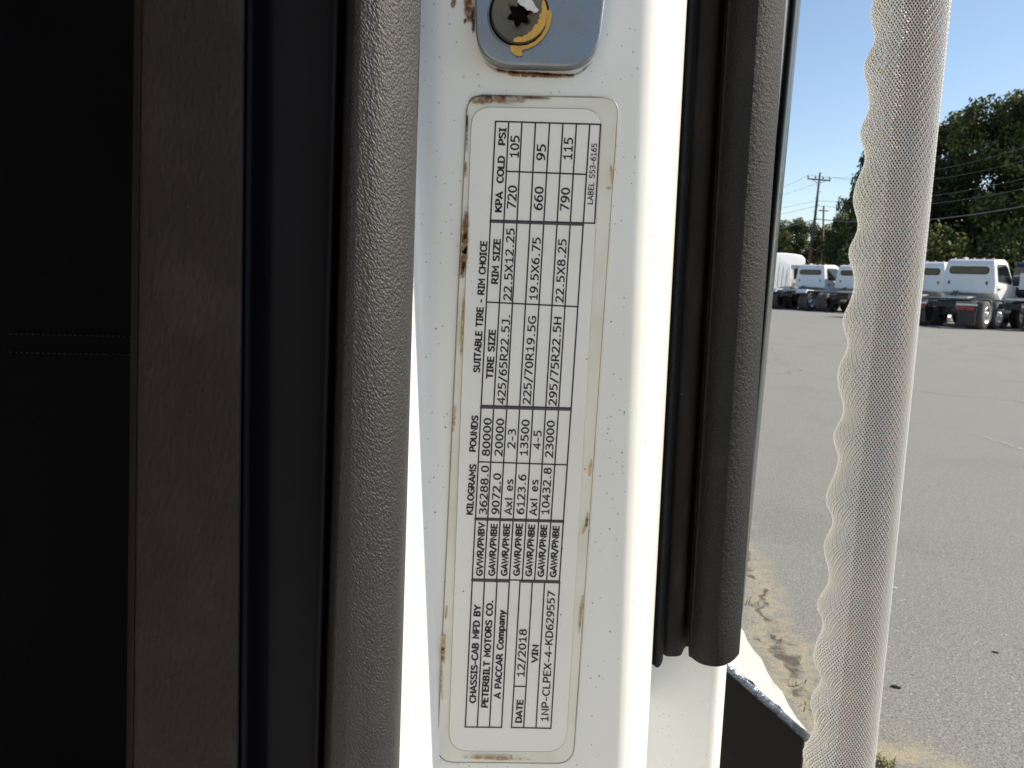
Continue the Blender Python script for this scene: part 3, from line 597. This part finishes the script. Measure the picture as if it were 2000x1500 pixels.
    for sy in (-1, 1): fm_.box((r0, sy * .43 - .04, .72), (3.1, sy * .43 + .04, .98))
    for x in (r0 + .05, -axle * .5, -axle, -.2): fm_.box((x, -.39, .76), (x + .14, .39, .94))
    fm_.build('chassis_frame', TBLK, t)
    ax0 = -axle if not sleeper else -axle - 1.5
    MB().prism([(ax0 - .1, -.45, 1.06), (ax0 + .75, -.45, 1.12), (ax0 + .75, .45, 1.12), (ax0 - .1, .45, 1.06)], (0, 0, .07)).build('fifth_wheel', ALU, t, bevel=.02)
    hs = MB(); hs.tube([(-.05, .3, 1.35), (-.35, .28, 1.2), (-.6, .1, 1.1), (-.9, 0, 1.12)], .025, 6).tube([(-.05, .4, 1.35), (-.4, .42, 1.15), (-.7, .2, 1.06)], .025, 6); hs.build('air_line', TBLK, t)
    for sy in (-1, 1):
        # tail light bar, mud flap, bracket
        if flaps: MB().box((r0 - .06, min(sy * .5, sy * 1.18), .83), (r0, max(sy * .5, sy * 1.18), .91)).build('light_bar', ALU, t, bevel=.01)
        for k in range(2):
            y = sy * (.66 + .32 * k)
            if flaps: MB().box((r0 - .10, y - .12, .68), (r0 - .062, y + .12, .80)).build('tail_light', RED, t)
        if flaps: MB().box((r0 + .0, min(sy * .56, sy * 1.16), .16), (r0 + .03, max(sy * .56, sy * 1.16), .74)).build('mud_flap', FLAP, t)
        axs = [ax0 - .42, ax0 + .86]
        for x in axs + [2.5]:
            front = x == 2.5; c = (x, sy * (.88 if front else .68), .51); wd2 = .32 if front else .60; a_ = (0, sy, 0)
            tm = MB().lathe([(.33, .02), (.45, .0), (.50, .04), (.51, .09), (.51, wd2 * .46), (.48, wd2 * .5), (.51, wd2 * .54), (.51, wd2 - .09), (.50, wd2 - .04), (.45, wd2), (.30, wd2 - .01)], c, a_, 28)
            wl = tm.build('wheel', TYRE, t, smooth=True)
            MB().lathe([(.31, wd2 - .015), (.30, wd2 + .012), (.275, wd2 + .004), (.25, wd2 - .13 if not front else wd2 - .04), (.14, wd2 - .16 if not front else wd2 - .01), (.13, wd2 + .01), (.10, wd2 + .03), (.01, wd2 + .03)], c, a_, 24).build('rim', RIM, wl, smooth=True)
        if fenders:
            MB().prism([(axs[0] - .72, sy * .64, .98), (axs[0] - .55, sy * .64, 1.14), (axs[1] + .55, sy * .64, 1.14), (axs[1] + .8, sy * .64, .98), (axs[1] + .7, sy * .64, .95), (axs[1] + .5, sy * .64, 1.09), (axs[0] - .5, sy * .64, 1.09), (axs[0] - .62, sy * .64, .95)], (0, sy * .66, 0)).build('fender', fenders, t, bevel=.02)
        else:
            for x in (axs[1] + .05, axs[0]):
                pts = [(x + math.cos(a) * .60, sy * .70, .51 + math.sin(a) * .60) for a in np.linspace(.35, 1.25, 6)]
                pts += [(x + math.cos(a) * .575, sy * .70, .51 + math.sin(a) * .575) for a in np.linspace(1.25, .35, 6)]
                MB().prism(pts, (0, sy * .56, 0)).build('quarter_fender', ALU, t)
    return t
TW2 = simple('rib_white', (.60, .63, .66), .4)
def place(t, px, d, th):
    g = T(px, d); t.location = (g.x, g.y, 0); t.rotation_euler = (0, 0, PI / 2 - math.radians(th))
GRP = 'white trucks parked across the lot'
tA = make_truck(TW, 1.0); tag(tA, 'nearest white day cab truck with long rear window, right of the mesh sleeve', 'truck', GRP); place(tA, 1887, 29.3, 50)
tB = copy_tree(tA); tag(tB, 'white day cab truck half hidden just right of the mesh sleeve, behind the nearest one', 'truck', GRP); place(tB, 1798, 33.5, 46)
tE = make_truck(TW, 1.05, fenders=TW, flaps=False); tag(tE, 'far white day cab truck with white fenders over its rear wheels, left of the sleeve', 'truck', GRP); place(tE, 1580, 44, 55)
tF = make_truck(TW, 1.0, flaps=False); tag(tF, 'white day cab truck partly behind the left edge of the mesh sleeve', 'truck', GRP); place(tF, 1664, 42, 40)
tD = make_truck(TW, 1.5, sleeper=True); tag(tD, 'tall white sleeper truck with ribbed side beside the black door moulding', 'truck', GRP); place(tD, 1522, 46.5, 72)
tC = make_truck(TDK, 1.5); tag(tC, 'dark navy truck cut off by the right edge of the view', 'truck'); place(tC, 2022, 29.5, 52)
# ------------------------------------------------------------------ trees
LEAF = NM('tree_leaves', (.055, .080, .020), .55, 0, .35)
ob = LEAF.n('ShaderNodeObjectInfo')
at = LEAF.n('ShaderNodeAttribute'); at.attribute_name = 'tone'
LEAF.mix(LEAF.ramp(at.outputs['Fac'], .42, .9, 0, 1), (.25, .235, .06)); LEAF.mix(LEAF.ramp(at.outputs['Fac'], .25, 0, 0, .8), (.022, .040, .014))  # leaf tones vary by clump; the yellow ones paint sunlit foliage into the colour
tr = LEAF.n('ShaderNodeBsdfTranslucent'); LEAF.l(LEAF.col, tr.inputs[0]); mx = LEAF.n('ShaderNodeMixShader'); mx.inputs[0].default_value = .25
out = LEAF.t.nodes['Material Output']; LEAF.l(LEAF.b.outputs[0], mx.inputs[1]); LEAF.l(tr.outputs[0], mx.inputs[2]); LEAF.l(mx.outputs[0], out.inputs[0]); LEAF = LEAF.m
BARK = simple('bark', (.045, .036, .03), .9, scale=5)
def leaf_mesh(name, clumps, nleaf, size):
    """clumps: (centre, radii); leaves spread through each clump, thicker towards its outside"""
    tot = sum(c[1][0] * c[1][1] for c in clumps); V = []; tones = []
    P_ = []
    for c, r in clumps:
        n = max(20, int(nleaf * r[0] * r[1] / tot)); d = rng.normal(size=(n, 3)); d /= np.linalg.norm(d, axis=1)[:, None]
        rad = rng.uniform(.35, 1.08, n) ** .6
        lump = 1 + .18 * np.sin(d[:, 0] * 5 + c[0] * 3) * np.sin(d[:, 2] * 6 + c[2]) 
        P_.append(np.array(c) + d * (rad * lump)[:, None] * np.array(r)); tones.append(np.clip(rng.normal(.42 + .34 * rng.uniform(-1, 1), .20, n), 0, 1))
    p = np.concatenate(P_); tn = np.concatenate(tones); n = len(p)
    u = rng.normal(size=(n, 3)); u /= np.linalg.norm(u, axis=1)[:, None]; v = np.cross(u, rng.normal(size=(n, 3))); v /= np.linalg.norm(v, axis=1)[:, None]
    s = rng.uniform(.6, 1.3, n)[:, None] * size
    q = np.stack([p - u * s, p + v * s * .5, p + u * s, p - v * s * .5], 1).reshape(-1, 3)
    me = bpy.data.meshes.new(name); me.vertices.add(4 * n); me.vertices.foreach_set('co', q.ravel()); me.loops.add(4 * n); me.loops.foreach_set('vertex_index', np.arange(4 * n))
    me.polygons.add(n); me.polygons.foreach_set('loop_start', np.arange(n) * 4); me.update(calc_edges=True)
    a = me.attributes.new('tone', 'FLOAT', 'POINT'); a.data.foreach_set('value', np.repeat(tn, 4)); me.materials.append(LEAF); return me
def tree_proto(kind, h, r):
    t = empty('leafy_tree'); cl = []
    if kind == 'broad':
        for i in range(36):
            a = random.uniform(0, 2 * PI); f = random.random(); z = h * (.22 + .70 * f); rr = r * (.95 - .75 * max(0, f - .35) / .65) * random.uniform(.35, 1)
            s = r * random.uniform(.18, .34) * (1.1 - .25 * f); cl.append(((math.cos(a) * rr, math.sin(a) * rr, z), (s, s, s * .8)))
        cl.append(((0, 0, h * .93), (r * .3, r * .3, h * .08)))
    else:
        for i in range(22):
            a = random.uniform(0, 2 * PI); f = i / 21; z = h * (.12 + .85 * f); rr = r * (.75 * (1 - f) ** .8) * random.uniform(.4, 1)
            s = r * (.42 - .25 * f); cl.append(((math.cos(a) * rr, math.sin(a) * rr, z), (s, s, s * .9)))
    m = MB(); m.tube([(0, 0, 0), (.1, .05, h * .3), (0, .1, h * .6), (.05, 0, h * .88)], [h * .022, h * .016, h * .010, h * .004], 8)
    tk_ = m.build('trunk', BARK, t, smooth=True)
    b = MB()
    for c, s in cl[::2]: b.tube([(0.05, .05, max(.15 * h, c[2] - .25 * h)), (c[0] * .5, c[1] * .5, c[2] - .08 * h), c], [h * .006, h * .004, h * .002], 5)
    b.build('branch', BARK, tk_, smooth=True)
    link('crown', leaf_mesh('crown', cl, 24000, .135 * h / 12), None, t); return t
protos = {'a': tree_proto('broad', 14, 5.0), 'b': tree_proto('broad', 14, 4.2), 'c': tree_proto('broad', 14, 5.6), 'd': tree_proto('cone', 14, 3.2)}
used = set()
def tree(kind, px, d, ytop, label, group, wide=1.0):
    g = T(px, d); topz = (T(px, d, ytop)).z; s = topz / 14 * 1.0
    o = protos[kind] if kind not in used else copy_tree(protos[kind]); used.add(kind)
    o.location = (g.x, g.y, 0); o.rotation_euler = (0, 0, random.uniform(0, 6)); o.scale = (s * wide, s * wide, s)
    tag(o, label, 'tree', group); return o
g1, g2, g3 = 'tall trees behind the trucks', 'far trees beyond the utility poles', 'low growth at the foot of the trees'
for k, px, d, yt, lab, wd_ in (
 ('a', 2010, 62, 150, 'tallest dark tree, cut off by the right edge of the view', 1.05), ('a', 1680, 69, 292, 'narrow dark tree peeping out left of the sleeve, taller than the far trees', .70), ('b', 1945, 66, 192, 'dark leafy tree second from the right edge, behind the nearest truck', .95), ('c', 1885, 64, 205, 'broad tree rising straight above the nearest white cab', .9),
 ('b', 1838, 70, 228, 'dark tree right against the right edge of the mesh sleeve', 1.0), ('d', 1788, 72, 255, 'tree mostly hidden behind the mesh sleeve, right side', 1.5), ('a', 1740, 70, 285, 'tree wholly behind the upper part of the mesh sleeve', .95),
 ('c', 1703, 66, 285, 'dark tree showing its left side beside the left edge of the sleeve', .72)):
    tree(k, px, d, yt, lab, g1, wd_)
for k, px, d, yt, lab, wd_ in (
 ('d', 1652, 80, 375, 'pointed thin tree just left of the big dark tree by the sleeve', 1.2), ('b', 1628, 88, 418, 'leafy tree right of the thin second pole', .95), ('a', 1606, 92, 440, 'low tree standing between the two utility poles', .9), 
 ('c', 1575, 95, 436, 'tree directly left of the leaning utility pole', .85), ('b', 1548, 90, 428, 'small tree crown above the sleeper truck', .95), ('a', 1522, 94, 432, 'leftmost far tree, half behind the black moulding', 1.0), ('a', 1670, 84, 440, 'small tree low behind the left edge of the sleeve', 1.1)):
    tree(k, px, d, yt, lab, g2, wd_)
# undergrowth: one dense strip of shrubs nobody could count
cl = []
for i in range(110):
    px = random.uniform(1430, 2150); d = random.uniform(56, 62) if px > 1690 else random.uniform(74, 80)
    hgt = random.uniform(3.2, 7.0) if px > 1690 else random.uniform(2.4, 4.4)
    g = T(px, d); cl.append(((g.x, g.y, hgt * .48), (2.2, 1.8, hgt * .55)))
me = leaf_mesh('undergrowth', cl, 80000, .17); tag(link('undergrowth', me), kind='stuff')
cl = []
for i in range(120):
    px = random.uniform(1400, 2200); d = random.uniform(74, 82) if px > 1680 else random.uniform(100, 110)
    g = T(px, d); hh = random.uniform(6, 10) if px > 1700 else random.uniform(4, 5.6); cl.append(((g.x, g.y, hh * .5), (3.0, 2.2, hh * .55)))
me = leaf_mesh('woodland_behind', cl, 70000, .24); tag(link('woodland_behind', me), kind='stuff')
# ------------------------------------------------------------------ utility poles and wires
WOOD = simple('weathered_pole_wood', (.16, .115, .09), .85, scale=3); REDW = simple('reddish_pole_wood', (.24, .10, .055), .85, scale=3); WIRE = simple('wire', (.16, .16, .165), .5); INS = simple('grey_insulator', (.3, .3, .32), .4)
d1 = 66
base = T(1574, d1, 575); base.z = 0; top = T(1602, d1, 337)
pole = empty('utility_pole', base); tag(pole, 'leaning wooden utility pole with crossarm, reddish lower half', 'utility pole')
L = top - base
MB().tube([L * .42, L], [.13, .085], 10).build('upper_pole', WOOD, pole, smooth=True)
MB().tube([(0, 0, 0), L * .42], [.20, .152], 10).build('lower_pole', REDW, pole, smooth=True)
xa, xb = T(1577, d1, 349) - base, T(1622, d1, 353) - base
ca = MB(); v = (xb - xa).normalized(); ca.tube([xa, xb], .055, 6).build('crossarm', WOOD, pole)
for f in (.03, .35, .68, .97):
    p = xa + (xb - xa) * f; MB().lathe([(.02, 0), (.07, .06), (.09, .16), (.05, .26), (.01, .28)], p + Vector((0, 0, .05)), (0, 0, 1), 8).build('insulator', INS, pole)
for f in (-1, 1):
    MB().tube([L * .915, xa + (xb - xa) * (.5 + .33 * f)], .025, 5).build('brace', WOOD, pole)
st = MB()
for i in range(9):
    p = L * (.5 + .05 * i); sd_ = 1 if i % 2 else -1; st.tube([p, p + Vector((.26 * sd_, -.05, .02))], .022, 4)
st.build('climbing_peg', INS, pole)
d2 = 84
b2 = T(1606, d2, 560); b2.z = 0; t2 = T(1609, d2, 402)
pole2 = empty('utility_pole', b2); tag(pole2, 'thin distant utility pole standing right of the leaning one', 'utility pole')
MB().tube([(0, 0, 0), t2 - b2], [.15, .10], 8).build('upper_pole', WOOD, pole2, smooth=True)
MB().tube([T(1599, d2, 411) - b2, T(1618, d2, 412) - b2], .06, 5).build('crossarm', WOOD, pole2)
def wire(a, b, sag, r, lab):
    pts = [a + (b - a) * t - Vector((0, 0, 4 * sag * t * (1 - t))) for t in np.linspace(0, 1, 25)]
    o = MB().tube(pts, r, 5).build('power_line', WIRE); tag(o, lab, 'power line', 'overhead wires from the utility pole')
for i, (f, yl, yr, lab) in enumerate(((.03, 372, 240, 'overhead wire from the left end of the crossarm'), (.97, 386, 268, 'overhead wire from the right end of the crossarm'))):
    m_ = base + xa + (xb - xa) * f + Vector((0, 0, .3)); a = T(1500, 90, yl); b = T(2140, 44, yr)
    pts = [a + (m_ - a) * t - Vector((0, 0, 1.0 * t * (1 - t))) for t in np.linspace(0, 1, 12)] + [m_ + (b - m_) * t - Vector((0, 0, 5.0 * t * (1 - t))) for t in np.linspace(0, 1, 24)][1:]
    tag(MB().tube(pts, .012, 5).build('power_line', WIRE), lab, 'power line', 'overhead wires from the utility pole')
for yl, ym_, yr, r, lab in ((412, 392, 312, .012, 'thin upper cable across the dark trees'), (425, 402, 335, .014, 'second thin cable across the dark trees, under the upper one'), (452, 428, 372, .036, 'thick pale cable, lowest across the dark trees')):
    m_ = T(1596, d1 - .3, ym_); a = T(1500, 88, yl); b = T(2140, 44, yr)
    pts = [a + (m_ - a) * t for t in np.linspace(0, 1, 6)] + [m_ + (b - m_) * t - Vector((0, 0, 3.4 * t * (1 - t))) for t in np.linspace(0, 1, 24)][1:]
    tag(MB().tube(pts, r, 5).build('power_line', WIRE), lab, 'power line', 'overhead wires from the utility pole')
# ------------------------------------------------------------------ small things on the lot
STN = simple('pale_stone', (.6, .58, .52), .8, scale=60); CHIP = simple('black_chip', (.02, .02, .022), .7, scale=60)
def stone(px, py, r, mat, lab, cat, name, flat=.6):
    bm = bmesh.new(); bmesh.ops.create_icosphere(bm, subdivisions=2, radius=r)
    for v in bm.verts: v.co = Vector((v.co.x * 1.5, v.co.y * .8, v.co.z * flat)) * random.uniform(.72, 1.15)
    me = bpy.data.meshes.new(name); bm.to_mesh(me); bm.free(); o = link(name, me, mat); g = G(px, py); o.location = (g.x, g.y, r * flat * .6); o.rotation_euler = (0, 0, random.uniform(0, 3)); tag(o, lab, cat)
stone(1746, 1150, .009, STN, 'small white stone lying on the asphalt beside the mesh sleeve', 'stone', 'white_stone')
stone(1750, 1343, .011, CHIP, 'black chip on the asphalt close to the lower part of the sleeve', 'debris', 'black_chip', .4)
stone(1945, 1275, .008, CHIP, 'black chip lying alone on the asphalt at lower right', 'debris', 'black_chip', .4)
GR = simple('dry_grass', (.27, .25, .09), .7, scale=20)
gb = MB()
def tuft(px, py, n, h):
    g = G(px, py)
    for i in range(n):
        b = g + Vector((random.gauss(0, .015), random.gauss(0, .015), 0)); a = random.uniform(0, 6.3); l = h * random.uniform(.5, 1.2)
        d = Vector((math.cos(a), math.sin(a), 0)); s_ = Vector((-d.y, d.x, 0)) * .0018
        m_ = b + d * l * .3 + Vector((0, 0, l * .6)); e = b + d * l * .8 + Vector((0, 0, l * .75))
        gb.add([b - s_, b + s_, m_ + s_, m_ - s_, e], [(0, 1, 2, 3), (3, 2, 4)])
tuft(1474, 1182, 9, .035); tuft(1515, 1255, 6, .018); tuft(1560, 1340, 8, .018); tuft(1712, 1488, 30, .028); tuft(1735, 1500, 24, .028); tuft(1590, 1390, 6, .018)
tag(gb.build('dry_grass', GR), kind='stuff')
